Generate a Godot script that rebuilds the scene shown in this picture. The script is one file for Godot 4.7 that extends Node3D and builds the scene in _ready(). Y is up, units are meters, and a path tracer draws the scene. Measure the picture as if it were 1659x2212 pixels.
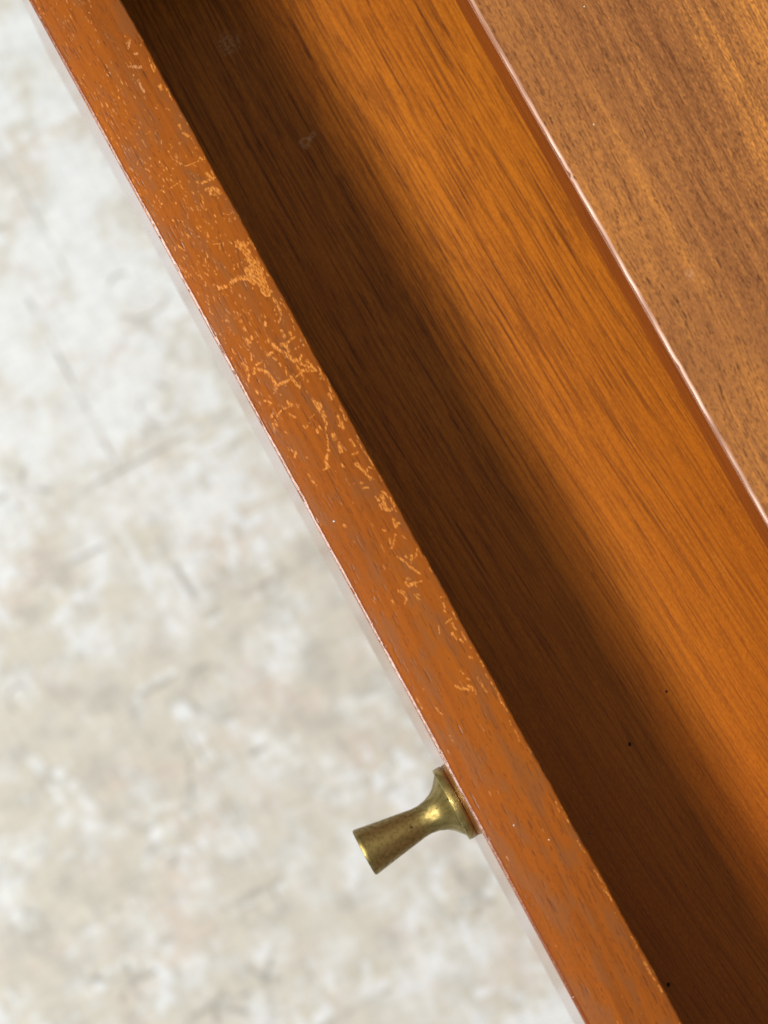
extends Node3D
# A drawer pulled out of a wooden cabinet, seen from above, over a pale distressed rug.
# Board axes: x runs along the drawer front, +z points out into the room, y is up.

const TOP := 0.52            # height of the drawer front's top edge
const XC := 0.011            # middle of the drawer (its knob)
const HALF := 0.235          # half the drawer's width
const G := -0.0872           # front plane of the cabinet

var rng := RandomNumberGenerator.new()

# Scratches on the top edge: [pale kind, width, x, depth, x, depth ...] in tenths of a millimetre.
const SCRATCHES := [
	[0,8,482,172,492,171], [0,6,587,166,595,167], [0,6,608,167,620,173], [0,6,678,173,685,176], [0,2,680,137,682,155,683,168], [0,2,646,123,666,127,679,134], [0,6,716,170,734,175],
	[0,6,733,150,734,166,734,185], [0,11,754,153,756,166,772,176], [0,6,765,154,774,166], [0,2,709,78,707,98], [0,4,685,81,693,81], [0,2,709,102,726,105], [0,3,765,131,793,127],
	[0,2,820,159,829,168], [0,3,814,88,823,97], [0,2,814,88,824,89], [0,5,843,102,852,100], [0,3,873,104,878,117], [0,3,834,26,855,37], [0,3,816,57,831,61], [0,3,705,39,733,41],
	[0,17,898,155,910,163,937,163,963,166,986,168], [0,20,966,157,1001,160,1030,159], [0,18,964,146,985,147], [0,12,996,146,980,138,970,121], [0,9,970,121,972,96], [0,8,973,81,970,66],
	[0,5,908,178,912,171], [0,5,970,179,998,171], [0,5,1049,165,1075,168,1091,162,1104,150], [0,4,1076,153,1068,165], [0,5,1075,128,1079,127], [0,7,1090,120,1097,118], [0,5,1059,72,1064,71],
	[0,5,1078,71,1085,70], [0,5,1124,147,1145,145], [0,5,1137,161,1144,160], [0,5,1152,165,1155,145], [0,8,1143,113,1160,118,1176,129,1201,139], [0,5,1159,90,1159,107], [0,5,1160,96,1179,103],
	[0,9,1153,131,1160,140], [0,5,1160,137,1176,138], [0,6,1195,142,1214,151,1227,161,1241,173], [0,7,1213,166,1241,173], [0,7,1228,144,1243,174], [0,5,1197,160,1207,150],
	[0,4,1216,140,1230,140,1247,138], [0,3,1236,123,1230,140], [0,4,1177,151,1176,164], [0,4,1177,176,1181,179], [0,7,1232,80,1234,106], [0,6,1228,114,1244,116,1260,119],
	[0,4,1126,110,1135,107], [0,6,1103,62,1115,68], [0,5,1103,76,1111,77], [0,5,1110,22,1121,24], [0,5,1137,58,1150,51], [0,6,1150,28,1162,33,1181,28], [0,4,1186,23,1193,22],
	[0,6,1172,47,1183,62,1199,73], [0,6,1178,44,1182,42], [0,4,1167,54,1167,69], [0,7,1198,71,1219,74,1237,72], [0,5,1190,106,1195,106], [0,3,1204,114,1218,108], [0,5,1251,143,1256,143],
	[0,5,1256,179,1266,173], [0,7,1298,133,1323,134,1347,138], [0,11,1314,139,1339,137], [0,5,1343,135,1364,133], [0,3,1368,128,1393,120,1416,110], [0,5,1417,107,1419,110],
	[0,7,1426,102,1437,91,1454,87], [0,5,1452,78,1453,90], [0,6,1305,172,1319,172], [0,6,1358,167,1378,164,1390,164], [0,7,1381,160,1378,168], [0,8,1391,135,1403,134], [0,9,1417,138,1434,134],
	[0,5,1421,167,1438,167], [0,5,1361,115,1369,117], [0,5,1364,107,1371,106], [0,5,1453,154,1454,166], [0,10,1477,151,1488,154], [0,5,1488,154,1511,161,1522,162], [0,4,1498,168,1508,160],
	[0,4,1496,172,1501,178], [0,5,1519,166,1525,168], [0,5,1518,138,1521,141], [0,4,1532,137,1536,147], [0,4,1458,120,1469,122], [0,4,1560,153,1574,153], [0,5,1559,173,1584,180],
	[0,7,1568,168,1593,161], [0,5,1584,157,1607,168], [0,2,1443,40,1462,40,1479,45], [0,4,1249,33,1261,43], [0,7,1276,78,1288,83], [0,4,1287,63,1287,77], [0,3,1294,40,1287,55],
	[0,4,1302,69,1318,77], [0,6,1284,31,1289,28], [0,5,1301,31,1315,31], [0,4,1305,22,1323,22], [0,3,1341,83,1350,86,1343,99], [0,2,1333,107,1331,118], [0,3,1368,26,1376,27],
	[0,5,1379,32,1387,38,1395,31], [0,3,1213,26,1233,27], [0,8,1566,166,1586,163,1601,161], [0,5,1582,152,1595,153], [0,5,1601,164,1605,176], [0,5,1572,177,1588,180], [0,4,1561,152,1574,155],
	[0,7,1627,164,1636,163,1644,162], [0,5,1636,163,1641,172], [0,6,1585,56,1590,57], [0,4,1637,132,1641,136], [0,6,1660,150,1665,147], [0,5,1662,136,1672,132], [0,5,1670,143,1682,129],
	[0,3,1668,164,1680,169], [0,5,1706,131,1718,138,1733,144,1750,149,1764,159], [0,5,1714,148,1717,150], [0,6,1719,161,1732,154], [0,4,1712,179,1722,172], [0,3,1727,164,1723,173],
	[0,6,1760,127,1763,129], [0,8,1767,119,1776,123,1776,135], [0,3,1777,137,1780,152], [0,3,1778,134,1785,135], [0,4,1798,123,1814,126], [0,3,1801,128,1806,133], [0,7,1775,95,1784,102],
	[0,5,1784,102,1798,102,1806,94], [0,2,1785,69,1800,70], [0,3,1832,171,1834,177], [0,5,1848,172,1857,170], [0,4,1862,165,1866,167], [0,4,1889,156,1886,172], [0,4,1896,169,1912,168],
	[0,6,1918,157,1930,161], [0,3,1887,138,1902,132], [0,6,1916,157,1931,161], [0,5,1936,167,1945,170], [0,5,1981,166,1985,169], [0,6,2023,105,2034,113,2049,136], [0,6,2037,131,2047,137],
	[0,4,2053,139,2059,137], [0,3,2028,157,2054,159,2067,161], [0,3,1997,131,2007,133], [0,3,2019,136,2025,139], [1,2,2042,41,2053,42,2064,47], [1,2,2005,12,2031,12],
	[1,5,356,151,353,160,368,148], [1,5,386,155,390,161], [1,7,413,138,422,154], [1,5,447,133,478,133], [1,5,407,130,410,131],
]

func _ready() -> void:
	rng.seed = 77
	# ---- camera
	var cam := Camera3D.new()
	cam.name = "camera"
	add_child(cam)
	cam.position = Vector3(0, TOP + 0.4964, 0.0125)
	cam.rotation = Vector3(-1.4478, 1.1006, -0.0277)
	var att := CameraAttributesPhysical.new()
	att.frustum_focal_length = 75.8
	att.frustum_focus_distance = 0.52
	att.exposure_aperture = 12.5
	att.frustum_near = 0.02
	att.frustum_far = 60.0
	cam.attributes = att
	cam.fov = 26.0
	cam.near = 0.02
	cam.far = 60.0
	cam.current = true
	# ---- surroundings: the even light of a pale room
	var we := WorldEnvironment.new()
	we.name = "environment"
	var env := Environment.new()
	env.background_mode = Environment.BG_COLOR
	env.background_color = Color(0.88, 0.90, 0.92)
	env.background_energy_multiplier = 0.42
	env.tonemap_mode = Environment.TONE_MAPPER_LINEAR
	env.tonemap_exposure = 1.0
	env.sdfgi_enabled = true
	env.ssao_enabled = true
	env.ssil_enabled = true
	we.environment = env
	add_child(we)
	# ---- daylight from the knob's side: a bright high window and a dimmer pane below it
	window("window_light", 0.87, 1.72, Vector2(0.8, 0.19), 3.3, Color(1.0, 0.985, 0.965))
	window("lower_window_light", 0.68, 1.80, Vector2(0.8, 0.20), 1.05, Color(1.0, 0.93, 0.84))

	make_materials()
	build_floor()
	build_rug()
	build_cabinet()
	build_drawer()
	build_crumbs()


# An area light whose light comes in over the drawer front; lean is its run out into the room per metre of height.
func window(called: String, lean: float, far: float, size: Vector2, energy: float, tint: Color) -> void:
	var lamp := AreaLight3D.new()
	lamp.name = called
	lamp.area_size = size
	lamp.light_energy = energy
	lamp.light_color = tint
	lamp.shadow_enabled = true
	add_child(lamp)
	var aim := Vector3(-0.05, TOP, -0.03)
	var out := Vector3(-0.20, 1.0, lean).normalized()
	lamp.look_at_from_position(aim + out * far, aim, Vector3(0, lean, -1.0).normalized())


# ------------------------------------------------------------------ helpers
func put(parent: Node, called: String, m: Mesh, mat: Material) -> MeshInstance3D:
	var o := MeshInstance3D.new()
	o.name = called
	o.mesh = m
	o.material_override = mat
	parent.add_child(o, true)
	return o


func thing(called: String, label: String, category: String, at: Vector3) -> Node3D:
	var o := Node3D.new()
	o.name = called
	add_child(o, true)
	o.position = at
	o.set_meta("label", label)
	o.set_meta("category", category)
	return o


# A profile in (z, y), counterclockwise, swept along x. u runs along x over ulen metres, v over the profile over vlen metres.
func sweep(p: PackedVector2Array, x0: float, x1: float, n: int, ux0: float, ulen: float, v0: float, vlen: float, jitter := 0.0, pull := 0) -> ArrayMesh:
	var st := SurfaceTool.new()
	st.begin(Mesh.PRIMITIVE_TRIANGLES)
	var k := p.size()
	var en: Array[Vector2] = []
	for i in k:
		var d := (p[(i + 1) % k] - p[i]).normalized()
		en.append(Vector2(d.y, -d.x))
	var moved := []
	for s in n + 1:
		var x := lerpf(x0, x1, float(s) / n)
		var row := PackedVector2Array()
		for i in k:
			var q := p[i]
			if jitter > 0.0:
				q += Vector2(rng.randf_range(-1, 1), rng.randf_range(-1, 1)) * jitter
			if pull > 0:
				q = bend(pull, x, i, q)
			row.append(q)
		moved.append(row)
	for i in k:
		var j := (i + 1) % k
		var before := en[(i + k - 1) % k]
		var after := en[j]
		var na := (en[i] + before).normalized() if en[i].dot(before) > 0.72 else en[i]
		var nb := (en[i] + after).normalized() if en[i].dot(after) > 0.72 else en[i]
		for s in n:
			var xa := lerpf(x0, x1, float(s) / n)
			var xb := lerpf(x0, x1, float(s + 1) / n)
			var c := [[xa, moved[s][i], na, p[i]], [xb, moved[s + 1][i], na, p[i]], [xb, moved[s + 1][j], nb, p[j]], [xa, moved[s][j], nb, p[j]]]
			for t in [0, 2, 1, 0, 3, 2]:
				var e = c[t]
				var q: Vector2 = e[1]
				var nn: Vector2 = e[2]
				var q0: Vector2 = e[3]
				st.set_normal(Vector3(0, nn.y, nn.x))
				var across: float = -q0.x + v0 if absf(en[i].y) > 0.4 else -q0.x + v0 - q0.y
				st.set_uv(Vector2((e[0] - ux0) / ulen, across / vlen))
				st.add_vertex(Vector3(e[0], q.y, q.x))
	# end caps
	for side in [0, n]:
		var x: float = x0 if side == 0 else x1
		var tri := Geometry2D.triangulate_polygon(moved[side])
		for t in range(0, tri.size(), 3):
			var order := [0, 1, 2] if side == 0 else [0, 2, 1]
			for o in order:
				var q: Vector2 = moved[side][tri[t + o]]
				st.set_normal(Vector3(-1 if side == 0 else 1, 0, 0))
				st.set_uv(Vector2(q.y / ulen, (q.x + v0) / vlen))
				st.add_vertex(Vector3(x, q.y, q.x))
	return st.commit()


# Small departures from a straight edge: 1 the cabinet's worn arris, 2 the slightly bowed drawer front, 3 its lipping.
func bend(kind: int, x: float, i: int, q: Vector2) -> Vector2:
	var wx := x + XC
	if kind == 1:
		var k := exp(-pow((wx + 0.0998) / 0.0007, 2.0)) - 0.5 * exp(-pow((wx + 0.0986) / 0.0005, 2.0)) + 0.35 * exp(-pow((wx + 0.0504) / 0.0008, 2.0))
		if i >= 2:
			q += Vector2(-0.0005, -0.0005) * k
			q.x += 0.00004 * sin(wx * 310.0) + 0.00003 * sin(wx * 930.0 + 1.0)
		return q
	q.x += (-0.00042 if q.x > -0.01 else 0.00022) * maxf(0.0, 1.0 - pow((wx + 0.065) / 0.15, 2.0))
	if kind == 3 and i >= 3 and i <= 6:
		q.x += 0.00004 * sin(wx * 190.0) + 0.00002 * sin(wx * 610.0 + 2.0)
	elif kind == 3 and i >= 7:
		q.x += 0.00008 * sin(wx * 260.0 + 1.0) + 0.00005 * sin(wx * 1450.0)
	return q


# A board between two corners with a small chamfer on the long edges, grain along x.
func board(a: Vector3, b: Vector3, ch := 0.0008, ulen := 0.32, vlen := 0.12) -> ArrayMesh:
	var p := PackedVector2Array([Vector2(a.z + ch, a.y), Vector2(b.z - ch, a.y), Vector2(b.z, a.y + ch), Vector2(b.z, b.y - ch), Vector2(b.z - ch, b.y), Vector2(a.z + ch, b.y), Vector2(a.z, b.y - ch), Vector2(a.z, a.y + ch)])
	return sweep(p, a.x, b.x, 1, a.x, ulen, b.z, vlen)


# Noise stretched along u, as bytes.
func field(w: int, h: int, nw: int, nh: int, freq: float, octaves: int, sd: int) -> PackedByteArray:
	var f := FastNoiseLite.new()
	f.noise_type = FastNoiseLite.TYPE_SIMPLEX_SMOOTH
	f.seed = sd
	f.frequency = freq
	f.fractal_octaves = octaves
	var im := f.get_seamless_image(nw, nh, false, false, 0.12)
	im.convert(Image.FORMAT_L8)
	if nw != w or nh != h:
		im.resize(w, h, Image.INTERPOLATE_CUBIC)
	return im.get_data()


func texture(w: int, h: int, data: PackedByteArray, form := Image.FORMAT_RGB8) -> ImageTexture:
	return ImageTexture.create_from_image(Image.create_from_data(w, h, false, form, data))


# Adds a soft dab line along u into P (darkness of the pores).
func pore(P: PackedByteArray, w: int, h: int, x: float, y: float, length: float, wide: float, dark: float, drift: float) -> void:
	var n := int(length)
	for i in n:
		var t := float(i) / maxf(n - 1, 1)
		var a := dark * minf(1.0, 4.0 * minf(t + 0.06, 1.06 - t))
		var yy := y + drift * t
		var xx := (int(x) + i) % w
		var lo := int(floor(yy - wide))
		for r in range(lo, int(ceil(yy + wide)) + 1):
			var c := a * clampf(1.0 + wide * 0.5 - absf(r - yy), 0.0, 1.0)
			if c > 0.0:
				var at := posmod(r, h) * w + xx
				P[at] = mini(255, P[at] + int(c))


# o: size w,h; colours dark, mid, light (sRGB 0-255 as Vector3); pore count and looks; warp in pixels.
func wood(o: Dictionary) -> Dictionary:
	var w: int = o.w
	var h: int = o.h
	var sd: int = o.sd
	var fine := field(w, h, maxi(16, w / int(o.fine_run)), h, o.get("ff", 0.30), 2, sd)
	var midf := field(w, h, maxi(16, w / 90), h, 0.055, 3, sd + 1)
	var low := field(w, h, w / 16, h / 4, 0.012, 3, sd + 2)
	var grit := field(w, h, w / 4, h, 0.42, 2, sd + 3)
	var wa := field(w, h, w / 16, h / 16, 0.010, 2, sd + 4)
	var den := field(w, h, w / 32, h / 2, 0.02, 2, sd + 5)
	var P := PackedByteArray()
	P.resize(w * h)
	rng.seed = sd
	var made := 0
	while made < int(o.pores):
		var x := rng.randf() * w
		var y := rng.randf() * h
		if rng.randf() * 255.0 > den[int(y) * w + int(x)] * float(o.cluster) + 255.0 * (1.0 - float(o.cluster)):
			made += 1
			continue
		var l: float = lerpf(o.len0, o.len1, pow(rng.randf(), 2.0))
		pore(P, w, h, x, y, l, rng.randf_range(o.wide0, o.wide1), rng.randf_range(o.ink0, o.ink1), rng.randf_range(-1.2, 1.2) * l / 60.0)
		made += 1
	var out := PackedByteArray()
	out.resize(w * h * 3)
	var hgt := PackedByteArray()
	hgt.resize(w * h)
	var d: Vector3 = o.dark
	var m: Vector3 = o.mid
	var li: Vector3 = o.light
	var pc: Vector3 = o.pore_color
	var amp: float = o.warp
	var slope: float = o.slope
	var curl: float = o.get("curl", 0.0)
	var lines: float = o.get("lines", 0.0)
	var grow: float = o.get("grow", 0.0)
	var redden: float = o.get("redden", 0.0)
	var kf: float = o.kf
	var km: float = o.km
	var kl: float = o.kl
	var kg: float = o.kg
	var at := 0
	for y in h:
		for x in w:
			var ys := y + (wa[at] - 128) * amp / 128.0 + (slope + curl * x / w) * x
			var y0 := int(floor(ys))
			var fr := ys - y0
			var i0 := posmod(y0, h) * w + x
			var i1 := posmod(y0 + 1, h) * w + x
			var fi := lerpf(fine[i0], fine[i1], fr) - 128.0
			var mi := lerpf(midf[i0], midf[i1], fr) - 128.0
			var po := lerpf(P[i0], P[i1], fr) / 255.0 * (1.0 - redden * 0.5 * smoothstep(0.3, 0.8, x / float(w)))
			var t := (fi * kf + mi * km + (low[i0] - 128.0) * kl + (grit[at] - 128.0) * kg) / 128.0
			if grow > 0.0:  # stripes gain contrast across the board: golden chatoyant glints painted into the colour
				t *= 0.5 + grow * y / h
			var c := m.lerp(li, minf(t, 1.4)) if t > 0.0 else m.lerp(d, minf(-t, 1.4))
			if redden > 0.0:      # the stain is a little redder towards one end
				c = c * Vector3(1.0, 1.0, 1.0).lerp(Vector3(0.96, 0.89, 0.62), redden * smoothstep(0.35, 0.95, x / float(w)))
			if lines > 0.0:
				c = c.lerp(pc, lines * smoothstep(26.0, 74.0, -fi) * (1.0 - redden * 0.4 * smoothstep(0.3, 0.8, x / float(w))))
			c = c.lerp(pc, po)
			out[at * 3] = int(clampf(c.x, 0, 255))
			out[at * 3 + 1] = int(clampf(c.y, 0, 255))
			out[at * 3 + 2] = int(clampf(c.z, 0, 255))
			hgt[at] = int(clampf(200.0 - po * 170.0 + fi * 0.10 + (grit[at] - 128) * 0.12, 0, 255))
			at += 1
	return {"w": w, "h": h, "rgb": out, "hgt": hgt}


func surface(d: Dictionary, rough: float, relief: float) -> StandardMaterial3D:
	var m := StandardMaterial3D.new()
	m.albedo_texture = texture(d.w, d.h, d.rgb)
	m.roughness = rough
	if relief != 0.0:
		m.heightmap_enabled = true
		m.heightmap_texture = texture(d.w, d.h, d.hgt, Image.FORMAT_L8)
		m.heightmap_scale = relief
	return m


# Blends a colour into a texture over a soft, noisy round patch (stains, smudges), sizes in pixels.
func smudge(d: Dictionary, cx: float, cy: float, rx: float, ry: float, col: Vector3, a: float, ring: float, sd: int) -> void:
	var f := FastNoiseLite.new()
	f.seed = sd
	f.frequency = 0.09
	f.fractal_octaves = 3
	for y in range(int(cy - ry * 1.6), int(cy + ry * 1.6)):
		for x in range(int(cx - rx * 1.6), int(cx + rx * 1.6)):
			var r := Vector2((x - cx) / rx, (y - cy) / ry).length() + 0.55 * f.get_noise_2d(x, y)
			var k := clampf(1.0 - absf(r - ring) / 0.38, 0, 1) if ring > 0.0 else clampf((1.0 - r) * 2.0, 0, 1) * clampf(0.55 + 1.5 * f.get_noise_2d(x * 2.1 + 90, y * 2.1), 0, 1)
			k *= a
			if k <= 0.0:
				continue
			var i: int = (posmod(y, d.h) * d.w + posmod(x, d.w)) * 3
			for c in 3:
				d.rgb[i + c] = int(lerpf(d.rgb[i + c], col[c], k))


# ------------------------------------------------------------------ materials
var mat_inside: StandardMaterial3D
var mat_edge: StandardMaterial3D
var mat_front: StandardMaterial3D
var mat_edging: StandardMaterial3D
var mat_table: StandardMaterial3D
var mat_worn: StandardMaterial3D
var mat_rug: StandardMaterial3D
var mat_backing: StandardMaterial3D
var mat_brass: StandardMaterial3D
var mat_ring: StandardMaterial3D


func make_materials() -> void:
	# inside of the drawer: straight-grained veneer with long dark pores
	var ins := wood({"w": 2048, "h": 768, "sd": 11, "fine_run": 60, "ff": 0.30, "dark": Vector3(158, 82, 12), "mid": Vector3(183, 105, 20), "light": Vector3(200, 124, 36), "pore_color": Vector3(94, 46, 12), "lines": 0.34, "curl": -0.06, "redden": 1.0,
		"pores": 12500, "cluster": 0.3, "len0": 18.0, "len1": 210.0, "wide0": 0.02, "wide1": 0.16, "ink0": 40.0, "ink1": 150.0, "warp": 5.0, "slope": 0.022, "kf": 0.14, "km": 0.12, "kl": 0.30, "kg": 0.75})
	smudge(ins, 192, 138, 25, 20, Vector3(206, 158, 138), 0.62, 0.0, 3)
	smudge(ins, 397, 170, 10, 10, Vector3(214, 168, 142), 0.72, 0.7, 4)
	smudge(ins, 393, 188, 6, 5, Vector3(214, 168, 142), 0.62, 0.6, 5)
	for q in [[700, 90, 40, 7], [980, 240, 60, 10], [1320, 420, 30, 8], [1560, 150, 50, 9], [1150, 70, 24, 6], [520, 380, 44, 12]]:      # faint scuffs
		smudge(ins, q[0], q[1], q[2], q[3], Vector3(206, 140, 72), 0.22, 0.0, q[0])
	mat_inside = surface(ins, 0.5, 0.010)
	mat_inside.metallic_specular = 0.32
	# cabinet top: fleckier, short pores, dark and golden stripes
	var tab := wood({"w": 2048, "h": 640, "sd": 41, "fine_run": 26, "dark": Vector3(110, 64, 30), "mid": Vector3(152, 97, 50), "light": Vector3(222, 146, 60), "pore_color": Vector3(66, 34, 12), "lines": 0.25,
		"pores": 36000, "cluster": 0.6, "grow": 1.0, "len0": 4.0, "len1": 20.0, "wide0": 0.15, "wide1": 0.5, "ink0": 25.0, "ink1": 125.0, "warp": 10.0, "slope": 0.03, "kf": 0.30, "km": 0.48, "kl": 0.60, "kg": 0.75})
	smudge(tab, 1010, 80, 10, 8, Vector3(190, 150, 130), 0.5, 0.0, 9)
	mat_table = surface(tab, 0.42, 0.012)
	mat_table.metallic_specular = 0.4
	mat_worn = StandardMaterial3D.new()
	mat_worn.albedo_color = Color8(190, 132, 100)
	mat_worn.albedo_color = Color.WHITE
	var n1 := field(1024, 64, 48, 64, 0.16, 3, 71)
	var wrgb := PackedByteArray()
	wrgb.resize(1024 * 64 * 3)
	var wr := PackedByteArray()
	wr.resize(1024 * 64)
	for i in 1024 * 64:
		var c := Vector3(164, 110, 72).lerp(Vector3(140, 84, 44), clampf((n1[i] - 120) / 70.0, 0, 1))
		wrgb[i * 3] = int(c.x)
		wrgb[i * 3 + 1] = int(c.y)
		wrgb[i * 3 + 2] = int(c.z)
		wr[i] = int(clampf(88 + (n1[i] - 128) * 0.45, 40, 200))
	mat_worn.albedo_texture = texture(1024, 64, wrgb)
	mat_worn.roughness = 1.0
	mat_worn.roughness_texture = texture(1024, 64, wr, Image.FORMAT_L8)
	# lacquered front: redder and glossy
	var fr := wood({"w": 1024, "h": 384, "sd": 61, "fine_run": 50, "dark": Vector3(108, 50, 8), "mid": Vector3(138, 68, 12), "light": Vector3(158, 84, 20), "pore_color": Vector3(84, 36, 14),
		"pores": 2400, "cluster": 0.6, "len0": 8.0, "len1": 90.0, "wide0": 0.2, "wide1": 0.6, "ink0": 50.0, "ink1": 150.0, "warp": 12.0, "slope": 0.0, "kf": 0.4, "km": 0.4, "kl": 0.5, "kg": 0.3})
	mat_front = surface(fr, 0.09, 0.0)
	mat_edging = mat_front.duplicate()
	mat_edging.albedo_color = Color(0.90, 0.86, 0.8)
	mat_edging.roughness = 0.34
	mat_edge = edge_material()
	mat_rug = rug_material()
	mat_backing = StandardMaterial3D.new()
	mat_backing.albedo_color = Color8(196, 186, 168)
	mat_backing.roughness = 1.0
	mat_brass = brass_material()
	mat_ring = mat_brass.duplicate()
	mat_brass.albedo_color = Color(0.9, 0.9, 0.9)
	mat_ring.roughness = 0.85


# Top edge of the drawer front: orange-brown lacquer, reddish-grey rubbed patches, scraped spots of bare wood.
func edge_material() -> StandardMaterial3D:
	var w := 2048
	var h := 160
	var d := wood({"w": w, "h": h, "sd": 83, "fine_run": 40, "dark": Vector3(120, 62, 12), "mid": Vector3(150, 79, 17), "light": Vector3(166, 92, 18), "pore_color": Vector3(82, 46, 30),
		"pores": 2800, "cluster": 0.7, "len0": 4.0, "len1": 34.0, "wide0": 0.12, "wide1": 0.4, "ink0": 40.0, "ink1": 165.0, "warp": 8.0, "slope": 0.012, "kf": 0.30, "km": 0.35, "kl": 0.35, "kg": 0.30})
	var rub := field(w, h, w / 6, h / 2, 0.05, 4, 90)
	var speck := field(w, h, w / 3, h, 0.33, 2, 91)
	var cut := PackedByteArray()
	cut.resize(w * h)
	var pale := PackedByteArray()
	pale.resize(w * h)
	var k := 2048.0 / 3000.0      # pixels per tenth of a millimetre
	for s in SCRATCHES:
		var r: float = maxf(s[1] * 0.5 * k, 0.75)
		for i in range(2, s.size() - 2, 2):
			line(pale if s[0] == 1 else cut, w, h, Vector2(s[i], s[i + 1] + 20) * k, Vector2(s[i + 2], s[i + 3] + 20) * k, r, speck)
	# small chips strewn among the drawn scratches, fewer towards the ends
	rng.seed = 5
	for i in 280:
		var x := rng.randfn(780.0, 260.0)
		var y := rng.randf_range(24, 200)
		var a := rng.randf_range(-0.5, 0.5)
		var l: float = 3.0 + 14.0 * pow(rng.randf(), 3.0)
		line(pale if rng.randf() < 0.25 else cut, w, h, Vector2(x, y) * k, (Vector2(x, y) + Vector2(cos(a), sin(a)) * l) * k, rng.randf_range(0.35, 0.9), speck)
	# fine nicks along the grain, with their glints painted in as pale dashes
	for i in 330:
		var x := rng.randf_range(0, 1300) if rng.randf() < 0.8 else rng.randf_range(0, 3000)
		var y := rng.randf_range(20, 150)
		var l: float = 5.0 + 16.0 * pow(rng.randf(), 2.0)
		line(pale, w, h, Vector2(x, y) * k, Vector2(x + l, y + rng.randf_range(-1, 1.5)) * k, rng.randf_range(0.15, 0.4), speck)
	# the inner arris is rubbed through in places
	for i in 90:
		var x := rng.randf_range(0, 3000)
		var y := rng.randf_range(196, 208)
		line(cut, w, h, Vector2(x, y) * k, Vector2(x + rng.randf_range(4, 40), y + rng.randf_range(-3, 3)) * k, rng.randf_range(0.3, 0.9), speck)
	var rough := PackedByteArray()
	rough.resize(w * h)
	for i in w * h:
		var x := (i % w) / float(w)
		var t := clampf((rub[i] - 118.0) / 70.0 + 0.25 * (x - 0.5), 0.0, 1.0)
		var c := float(cut[i]) / 255.0
		var p := float(pale[i]) / 255.0 * 0.75
		var into := Vector3(d.rgb[i * 3], d.rgb[i * 3 + 1], d.rgb[i * 3 + 2])
		into = into.lerp(Vector3(126, 78, 46), t * 0.42)
		into = into.lerp(Vector3(200, 124, 46) + Vector3(1, 1, 1) * (speck[i] - 128) * 0.28, c)
		into = into.lerp(Vector3(214, 156, 112), p)
		var row := float(i / w) / k - 20.0
		if row < 14.0:      # a redder, darker line of thick lacquer beside the outer arris
			into = into.lerp(Vector3(104, 44, 16), 0.6 * clampf((9.0 - row) / 4.0, 0, 1))
		d.rgb[i * 3] = int(clampf(into.x, 0, 255))
		d.rgb[i * 3 + 1] = int(clampf(into.y, 0, 255))
		d.rgb[i * 3 + 2] = int(clampf(into.z, 0, 255))
		if row < 9.0:
			rough[i] = 52
			continue
		rough[i] = int(clampf(80.0 + t * 30.0 + c * 90.0 + (speck[i] - 128) * 0.2, 0, 255))
		d.hgt[i] = int(clampf(d.hgt[i] - c * 60.0 - p * 50.0 + (rub[i] - 128) * 0.15, 0, 255))
	var m := surface(d, 1.0, 0.014)
	m.metallic_specular = 0.36
	m.roughness_texture = texture(w, h, rough, Image.FORMAT_L8)
	m.roughness_texture_channel = BaseMaterial3D.TEXTURE_CHANNEL_RED
	return m


# A scrape between two points, broken up along the grain.
func line(T: PackedByteArray, w: int, h: int, a: Vector2, b: Vector2, r: float, speck: PackedByteArray) -> void:
	for y in range(int(minf(a.y, b.y) - r - 2), int(maxf(a.y, b.y) + r + 3)):
		if y < 0 or y >= h:
			continue
		for x in range(int(minf(a.x, b.x) - r - 2), int(maxf(a.x, b.x) + r + 3)):
			var q := Vector2(x, y)
			var on := Geometry2D.get_closest_point_to_segment(q, a, b)
			var at := y * w + posmod(x, w)
			var g := (speck[at] - 128) / 128.0
			var c := clampf((r + 0.5 - q.distance_to(on)) + g * (0.65 + 0.25 * r), 0.0, 1.0) * clampf(0.88 + g * 1.5 + maxf(0.0, r - 4.0) * 0.05, 0.25, 1.0)
			if c > 0.0:
				T[at] = maxi(T[at], int(c * 255.0))


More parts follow.
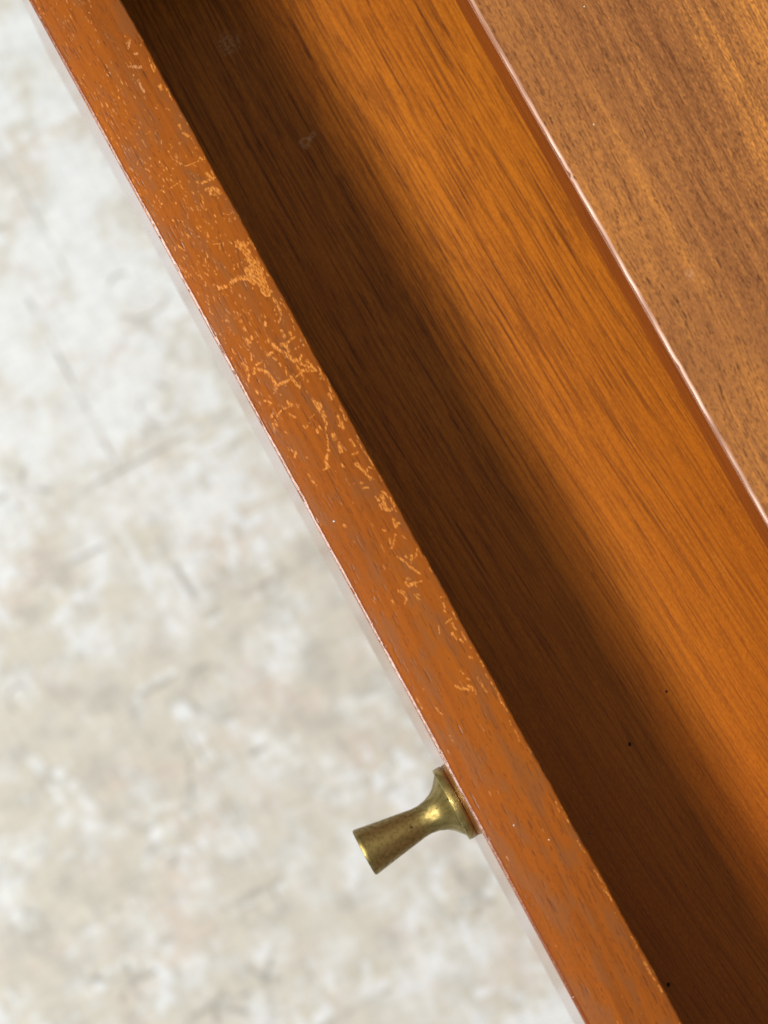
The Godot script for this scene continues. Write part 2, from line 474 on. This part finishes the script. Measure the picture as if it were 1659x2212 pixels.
func brass_material() -> StandardMaterial3D:
	var w := 512
	var h := 512
	var blot := field(w, h, w, h, 0.018, 5, 7)
	var fine := field(w, h, w, h, 0.22, 3, 8)
	var rgb := PackedByteArray()
	rgb.resize(w * h * 3)
	var rough := PackedByteArray()
	rough.resize(w * h)
	for i in w * h:
		var t := clampf((blot[i] - 128) / 128.0 * 0.45 + (fine[i] - 128) / 128.0 * 0.7, -1.0, 1.0)
		var c := Vector3(166, 148, 90).lerp(Vector3(72, 60, 30), clampf(t * 1.1, 0, 1)).lerp(Vector3(206, 190, 128), clampf(-t * 0.9, 0, 1))
		rgb[i * 3] = int(c.x)
		rgb[i * 3 + 1] = int(c.y)
		rgb[i * 3 + 2] = int(c.z)
		rough[i] = int(clampf(108 + t * 70, 64, 220))
	# a few dark pits and one star-shaped crack in the lacquer
	var mark := PackedByteArray()
	mark.resize(w * h)
	rng.seed = 12
	for a in [0.1, 1.0, 1.75, 2.9, 3.9, 4.8, 5.6]:
		trace(mark, w, Vector2(256, 70), Vector2(256, 70) + Vector2(cos(a), sin(a)) * rng.randf_range(14, 30), 2.2)
	for i in 26:
		var q := Vector2(rng.randf(), rng.randf()) * w
		trace(mark, w, q, q + Vector2(rng.randf_range(-6, 6), rng.randf_range(-6, 6)), rng.randf_range(1.0, 2.6))
	for i in w * h:
		var k := 1.0 - 0.75 * mark[i] / 255.0
		for c in 3:
			rgb[i * 3 + c] = int(rgb[i * 3 + c] * k)
	var m := StandardMaterial3D.new()
	m.metallic = 0.95
	m.albedo_texture = texture(w, h, rgb)
	m.roughness = 1.0
	m.roughness_texture = texture(w, h, rough, Image.FORMAT_L8)
	m.heightmap_enabled = true
	m.heightmap_texture = texture(w, h, fine, Image.FORMAT_L8)
	m.heightmap_scale = 0.004
	return m


# Pale distressed rug: ivory, warm beige and blush patches with traces of worn ornament lines.
func rug_material() -> StandardMaterial3D:
	var n := 1024
	var white := field(n, n, n, n, 0.014, 4, 21)
	var at_line := [[210, 409, 446, 0], [372, 262, 310, 1], [323, 352, 400, 1], [75, 371, 440, 0], [418, 388, 440, 1], [309, 470, 512, 1], [542, 410, 480, 0], [181, 492, 576, 1]]
	var blush := field(n, n, n, n, 0.010, 4, 22)
	var grey := field(n, n, n, n, 0.022, 5, 23)
	var low := field(n, n, n / 4, n / 4, 0.010, 2, 24)
	var wearf := field(n, n, n, n, 0.03, 4, 25)
	var pile := field(n, n, n, n, 0.33, 2, 26)
	# worn ornament: ivory leaves and scrolls, grey outlines, straight border lines along the rug's axes
	var orn := PackedByteArray()
	orn.resize(n * n)
	var ink := PackedByteArray()
	ink.resize(n * n)
	rng.seed = 31
	for i in 150:
		var a := Vector2(rng.randf(), rng.randf()) * n
		var into := orn if i % 5 < 3 else ink
		var wide := rng.randf_range(3.0, 8.0) if i % 5 < 3 else rng.randf_range(1.4, 3.0)
		if i % 6 == 0:
			var dirv := Vector2(1, 0) if rng.randf() < 0.5 else Vector2(0, 1)
			trace(into, n, a, a + dirv * rng.randf_range(60, 220), wide * 0.7)
		elif i % 6 < 3:
			var t := rng.randf() * TAU
			for leaf in 5:
				trace(into, n, a, a + Vector2(cos(t + leaf * 1.25), sin(t + leaf * 1.25)) * rng.randf_range(12, 34), wide)
		else:
			var r := rng.randf_range(14, 44)
			var t0 := rng.randf() * TAU
			var last := a + Vector2(cos(t0), sin(t0)) * r
			for s in range(1, 14):
				var t := t0 + s * 0.33
				var q := a + Vector2(cos(t), sin(t)) * r * (1.0 - s * 0.05)
				trace(into, n, last, q, wide * 0.8)
				last = q
	# a stepped border: pale and grey lines across, a row of ivory beads along
	for l in at_line:
		trace(orn if l[3] == 0 else ink, n, Vector2(l[0], -l[1]), Vector2(l[0], -l[2]), 2.6)
		trace(ink if l[3] == 0 else orn, n, Vector2(l[0] + 6, -l[1]), Vector2(l[0] + 6, -l[2]), 2.0)
	trace(ink, n, Vector2(100, -488), Vector2(180, -493), 3.0)
	trace(ink, n, Vector2(284, -421), Vector2(335, -398), 2.0)
	for b in 6:
		for pass_ in 3:
			trace(orn, n, Vector2(240 + b * 25, -438 + pass_ * 4), Vector2(252 + b * 25, -438 + pass_ * 4), 3.5)
	var rgb := PackedByteArray()
	rgb.resize(n * n * 3)
	var hgt := PackedByteArray()
	hgt.resize(n * n)
	var warp_y := field(n, n, n / 2, n / 14, 0.35, 2, 27)
	var weft_x := field(n, n, n / 14, n / 2, 0.35, 2, 28)
	var tiny := field(n, n, n, n, 0.07, 4, 29)
	for i in n * n:
		# paler to one side, sandier to the other: pattern tone with light falloff painted in
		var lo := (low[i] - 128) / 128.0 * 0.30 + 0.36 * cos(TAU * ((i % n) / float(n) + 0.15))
		var ti := (tiny[i] - 128) / 128.0
		var c := Vector3(209, 208, 197)
		c = c.lerp(Vector3(212, 201, 190), 0.5 * smoothstep(0.0, 0.5, (blush[i] - 128) / 128.0 + ti * 0.2))
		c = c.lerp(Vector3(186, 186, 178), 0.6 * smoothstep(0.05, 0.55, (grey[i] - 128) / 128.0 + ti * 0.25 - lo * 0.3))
		var worn := smoothstep(-0.45, 0.30, (wearf[i] - 128) / 128.0 + ti * 0.7)
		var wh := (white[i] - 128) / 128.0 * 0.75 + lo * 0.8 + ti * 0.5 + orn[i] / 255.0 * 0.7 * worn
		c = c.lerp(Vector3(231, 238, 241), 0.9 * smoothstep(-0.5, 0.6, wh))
		c = c.lerp(Vector3(164, 163, 156), 0.7 * ink[i] / 255.0 * worn)
		c *= 1.0 + (pile[i] - 128) / 128.0 * 0.03 + (warp_y[i] - 128) / 128.0 * 0.05 + (weft_x[i] - 128) / 128.0 * 0.05
		rgb[i * 3] = int(clampf(c.x, 0, 255))
		rgb[i * 3 + 1] = int(clampf(c.y, 0, 255))
		rgb[i * 3 + 2] = int(clampf(c.z, 0, 255))
		var x := i % n
		hgt[i] = int(clampf(128 + (pile[i] - 128) * 0.5 + 40.0 * sin(x * TAU / 4.0 / 1.0), 0, 255))
	var m := StandardMaterial3D.new()
	m.albedo_texture = texture(n, n, rgb)
	m.roughness = 0.95
	m.heightmap_enabled = true
	m.heightmap_texture = texture(n, n, hgt, Image.FORMAT_L8)
	m.heightmap_scale = 0.05
	return m


func trace(T: PackedByteArray, n: int, a: Vector2, b: Vector2, r: float) -> void:
	for y in range(int(minf(a.y, b.y) - r - 1), int(maxf(a.y, b.y) + r + 2)):
		for x in range(int(minf(a.x, b.x) - r - 1), int(maxf(a.x, b.x) + r + 2)):
			var c := clampf(r + 0.5 - Vector2(x, y).distance_to(Geometry2D.get_closest_point_to_segment(Vector2(x, y), a, b)), 0, 1)
			var at := posmod(y, n) * n + posmod(x, n)
			T[at] = maxi(T[at], int(c * 255))


# ------------------------------------------------------------------ the setting
func build_floor() -> void:
	var m := StandardMaterial3D.new()
	m.albedo_color = Color8(176, 150, 120)
	m.roughness = 0.6
	var p := BoxMesh.new()
	p.size = Vector3(5, 0.1, 5)
	var o := put(self, "floor", p, m)
	o.position = Vector3(0, -0.05, 0)
	o.set_meta("kind", "structure")


func build_rug() -> void:
	var r := thing("rug", "pale ivory and beige distressed rug lying under the drawer", "rug", Vector3(-0.2, 0, 0.3))
	var x := 1.2
	var z := 0.85
	var st := SurfaceTool.new()
	st.begin(Mesh.PRIMITIVE_TRIANGLES)
	var ys := 0.0085
	for t in [[-x, -z], [x, -z], [x, z], [-x, -z], [x, z], [-x, z]]:
		st.set_normal(Vector3.UP)
		st.set_uv(Vector2(t[0], t[1]) / 0.52)
		st.add_vertex(Vector3(t[0], ys, t[1]))
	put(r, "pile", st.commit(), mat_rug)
	put(r, "backing", board(Vector3(-x, 0.0005, -z), Vector3(x, ys - 0.0006, z), 0.002), mat_backing)


# ------------------------------------------------------------------ the cabinet
func build_cabinet() -> void:
	var c := thing("cabinet", "brown wooden cabinet whose flat top has a worn pale front edge", "cabinet", Vector3(XC, 0, 0))
	var x0 := -HALF - 0.03
	var x1 := HALF + 0.03
	var y1 := TOP + 0.0164
	var y0 := TOP + 0.0020
	var zb := G - 0.42
	var p := PackedVector2Array([Vector2(zb, y0), Vector2(G - 0.0006, y0), Vector2(G, y0 + 0.0006), Vector2(G, y1 - 0.00135), Vector2(G - 0.0002, y1 - 0.00135), Vector2(G - 0.0002, y1), Vector2(zb, y1)])
	var tp := put(c, "top_panel", sweep(p, x0, x1, 1, -0.215 - XC, 0.30, G, 0.0938), mat_table)
	# the dark red-brown veneer strip on its front
	var fe := PackedVector2Array([Vector2(G + 0.00002, y0 + 0.0007), Vector2(G + 0.0006, y0 + 0.0007), Vector2(G + 0.0007, y0 + 0.0008), Vector2(G + 0.0007, y1 - 0.00145), Vector2(G + 0.0006, y1 - 0.00136), Vector2(G + 0.00002, y1 - 0.00136)])
	put(tp, "edging_strip", sweep(fe, x0, x1, 1, x0, 0.3, G, 0.1125), mat_edging)
	# the arris: rubbed pale and slightly rounded, with two small knocks
	var e := PackedVector2Array([Vector2(G - 0.00018, y1 - 0.00133), Vector2(G + 0.0006, y1 - 0.00133), Vector2(G + 0.00062, y1 - 0.00055), Vector2(G + 0.00054, y1 - 0.00032), Vector2(G + 0.00016, y1 - 0.00013), Vector2(G - 0.00018, y1 - 0.00002)])
	put(c, "worn_edge", sweep(e, x0, x1, 1500, x0, 0.15, G, 0.02, 0.00001, 1), mat_worn)
	# carcass under the top
	var yb := 0.19
	for s in [-1, 1]:
		var a := Vector3(x0 if s < 0 else x1 - 0.02, yb, zb)
		put(c, "side_panel", board(a, a + Vector3(0.02, y0 - yb - 0.0002, G - zb - 0.002)), mat_front)
	put(c, "bottom_panel", board(Vector3(x0 + 0.0202, yb, zb + 0.012), Vector3(x1 - 0.0202, yb + 0.016, G - 0.003)), mat_front)
	put(c, "divider_rail", board(Vector3(x0 + 0.0202, TOP - 0.122, zb + 0.012), Vector3(x1 - 0.0202, TOP - 0.106, G - 0.003)), mat_front)
	put(c, "back_panel", board(Vector3(x0 + 0.0202, yb + 0.0002, zb + 0.002), Vector3(x1 - 0.0202, y0 - 0.0004, zb + 0.0118)), mat_front)
	put(c, "lower_drawer_front", board(Vector3(x0 + 0.022, yb + 0.018, G - 0.022), Vector3(x1 - 0.022, TOP - 0.124, G - 0.0032)), mat_front)
	for lx in [x0 + 0.035, x1 - 0.035]:
		for lz in [zb + 0.035, G - 0.04]:
			var cy := CylinderMesh.new()
			cy.top_radius = 0.019
			cy.bottom_radius = 0.011
			cy.height = yb - 0.0085
			var l := put(c, "leg", cy, mat_front)
			l.position = Vector3(lx, 0.0085 + cy.height * 0.5, lz)


# ------------------------------------------------------------------ the drawer
func build_drawer() -> void:
	var d := thing("drawer", "open wooden drawer with scratched top edge, pulled out of the cabinet", "drawer", Vector3(XC, TOP - 0.1, 0))
	var T := 0.1             # top edge above the thing's base
	var x0 := -HALF
	var x1 := HALF
	# front: lacquered board with a solid lipping on top
	var fp := PackedVector2Array([Vector2(-0.0184, 0), Vector2(-0.0006, 0), Vector2(0, 0.0006), Vector2(0, T - 0.00302), Vector2(-0.019, T - 0.00302), Vector2(-0.019, 0.0006)])
	var fo := put(d, "front_panel", sweep(fp, x0, x1, 60, x0, 0.30, 0.0, 0.1125, 0.0, 2), mat_front)
	var ep := PackedVector2Array([Vector2(-0.019, T - 0.003), Vector2(0, T - 0.003), Vector2(0, T - 0.00045), Vector2(-0.00008, T - 0.00022), Vector2(-0.00026, T - 0.000145), Vector2(-0.00048, T - 0.00005), Vector2(-0.0007, T), Vector2(-0.0184, T), Vector2(-0.0188, T - 0.00016), Vector2(-0.019, T - 0.0005)])
	var te := put(fo, "top_edge", sweep(ep, x0, x1, 420, -0.215 - XC, 0.30, 0.002, 0.0234375, 0.000003, 3), mat_edge)
	te.set_meta("label", "orange brown top edge with pale scratches and scraped spots")
	# box behind the front
	put(d, "bottom_panel", sweep(PackedVector2Array([Vector2(-0.40, T - 0.056), Vector2(-0.0185, T - 0.056), Vector2(-0.0185, T - 0.05), Vector2(-0.40, T - 0.05)]), x0 + 0.0115, x1 - 0.0115, 1, -0.215 - XC, 0.32, -0.019, 0.12), mat_inside)
	for s in [-1, 1]:
		var a := Vector3(x0 if s < 0 else x1 - 0.012, T - 0.088, -0.41)
		put(d, "side_panel", board(a, a + Vector3(0.012, 0.078, 0.3908)), mat_inside)
	put(d, "back_panel", board(Vector3(x0 + 0.0122, T - 0.088, -0.412), Vector3(x1 - 0.0122, T - 0.012, -0.4002)), mat_inside)
	build_knob(d, Vector3(0, 0.05, -0.00045))


# Turned brass knob: a thin round base and a waisted stem that flares to a flat end.
func build_knob(d: Node3D, at: Vector3) -> void:
	var stem := [[0.0020, 0.00845], [0.0026, 0.0082], [0.0034, 0.0072], [0.0046, 0.0058], [0.0060, 0.0048], [0.0078, 0.0041], [0.0098, 0.00375], [0.0115, 0.0038], [0.0140, 0.0042], [0.0200, 0.0051], [0.0255, 0.0060], [0.0262, 0.0061], [0.0266, 0.0059], [0.0267, 0.0055], [0.0264, 0.0], ]
	var base := [[0.0002, 0.0], [0.0002, 0.0094], [0.0003, 0.0095], [0.0008, 0.00958], [0.0014, 0.0096], [0.0020, 0.00957], [0.0024, 0.00948], [0.0025, 0.0093], [0.0025, 0.0087], [0.0021, 0.0084], [0.0021, 0.0]]
	var k := put(d, "knob", lathe(stem), mat_brass)
	k.position = at
	k.set_meta("label", "tarnished waisted brass knob")
	put(k, "base_ring", lathe(base), mat_ring)


func lathe(pr: Array) -> ArrayMesh:
	var st := SurfaceTool.new()
	st.begin(Mesh.PRIMITIVE_TRIANGLES)
	var n := 64
	var en: Array[Vector2] = []
	for i in pr.size() - 1:
		var dd := (Vector2(pr[i + 1][0], pr[i + 1][1]) - Vector2(pr[i][0], pr[i][1])).normalized()
		en.append(Vector2(-dd.y, dd.x))
	for i in en.size():
		var na := (en[i] + en[i - 1]).normalized() if i > 0 and en[i].dot(en[i - 1]) > 0.75 else en[i]
		var nb := (en[i] + en[i + 1]).normalized() if i < en.size() - 1 and en[i].dot(en[i + 1]) > 0.75 else en[i]
		for s in n:
			var t0 := TAU * s / n
			var t1 := TAU * (s + 1) / n
			var c := [[t0, pr[i], na], [t1, pr[i], na], [t1, pr[i + 1], nb], [t0, pr[i + 1], nb]]
			for k in [0, 2, 1, 0, 3, 2]:
				var e = c[k]
				var nn: Vector2 = e[2]
				st.set_normal(Vector3(cos(e[0]) * nn.y, sin(e[0]) * nn.y, nn.x))
				st.set_uv(Vector2(e[0] / TAU * 2.0, (e[1][0] + e[1][1]) / 0.0155))
				st.add_vertex(Vector3(cos(e[0]) * e[1][1], sin(e[0]) * e[1][1], e[1][0]))
	return st.commit()


# ------------------------------------------------------------------ crumbs and specks
func crumb(x: float, y: float, z: float, size: float, col: Color, sd: int, label: String) -> void:
	var r := RandomNumberGenerator.new()
	r.seed = sd
	var sp := SphereMesh.new()
	sp.radial_segments = 7
	sp.rings = 4
	sp.radius = 1.0
	sp.height = 2.0
	var arr := sp.get_mesh_arrays()
	var v: PackedVector3Array = arr[Mesh.ARRAY_VERTEX]
	var seen := {}
	for i in v.size():
		var key := v[i].snapped(Vector3.ONE * 0.01)
		if not seen.has(key):
			seen[key] = r.randf_range(0.65, 1.15)
		v[i] = v[i] * seen[key] * Vector3(size * 1.25, size * 0.6, size)
	arr[Mesh.ARRAY_VERTEX] = v
	var am := ArrayMesh.new()
	am.add_surface_from_arrays(Mesh.PRIMITIVE_TRIANGLES, arr)
	var m := StandardMaterial3D.new()
	m.albedo_color = col
	m.roughness = 0.8
	var o := put(self, "crumb", am, m)
	o.position = Vector3(x, y + size * 0.5, z)
	o.rotation.y = r.randf() * TAU
	o.set_meta("label", label)
	o.set_meta("category", "crumb")
	o.set_meta("group", "crumbs and specks on the wood")


func build_crumbs() -> void:
	var w := Color8(232, 226, 210)
	crumb(-0.0582, TOP, -0.0044, 0.00022, w, 1, "white crumb on the drawer front's top edge, halfway between scratches and knob")
	crumb(0.0205, TOP, -0.0072, 0.00019, w, 2, "tiny white speck on the drawer front's top edge just beside the knob")
	crumb(0.0270, TOP, -0.0125, 0.00017, w, 3, "tiny white speck on the top edge past the knob, nearer the drawer's inside")
	crumb(0.0189, TOP - 0.05, -0.0436, 0.00040, Color8(24, 14, 8), 4, "black crumb lying in the middle of the drawer's shadow")
	crumb(0.0738, TOP - 0.05, -0.0236, 0.00042, Color8(20, 12, 8), 5, "black crumb against the drawer front at the foot of the picture")
	crumb(0.0331, TOP - 0.05, -0.0247, 0.00026, Color8(150, 120, 96), 6, "small grey brown crumb inside the drawer close to its front, opposite the knob")
	crumb(0.0120, TOP - 0.05, -0.0578, 0.00030, Color8(40, 20, 10), 7, "dark speck in the drawer on the sunlit wood by the shadow's edge")
	crumb(-0.1318, TOP + 0.0164, -0.1084, 0.00017, w, 8, "pale speck on the cabinet top, the one nearer the picture's upper rim")
	crumb(-0.1070, TOP + 0.0164, -0.0970, 0.00016, w, 9, "pale speck on the cabinet top, the one nearer its knocked edge")
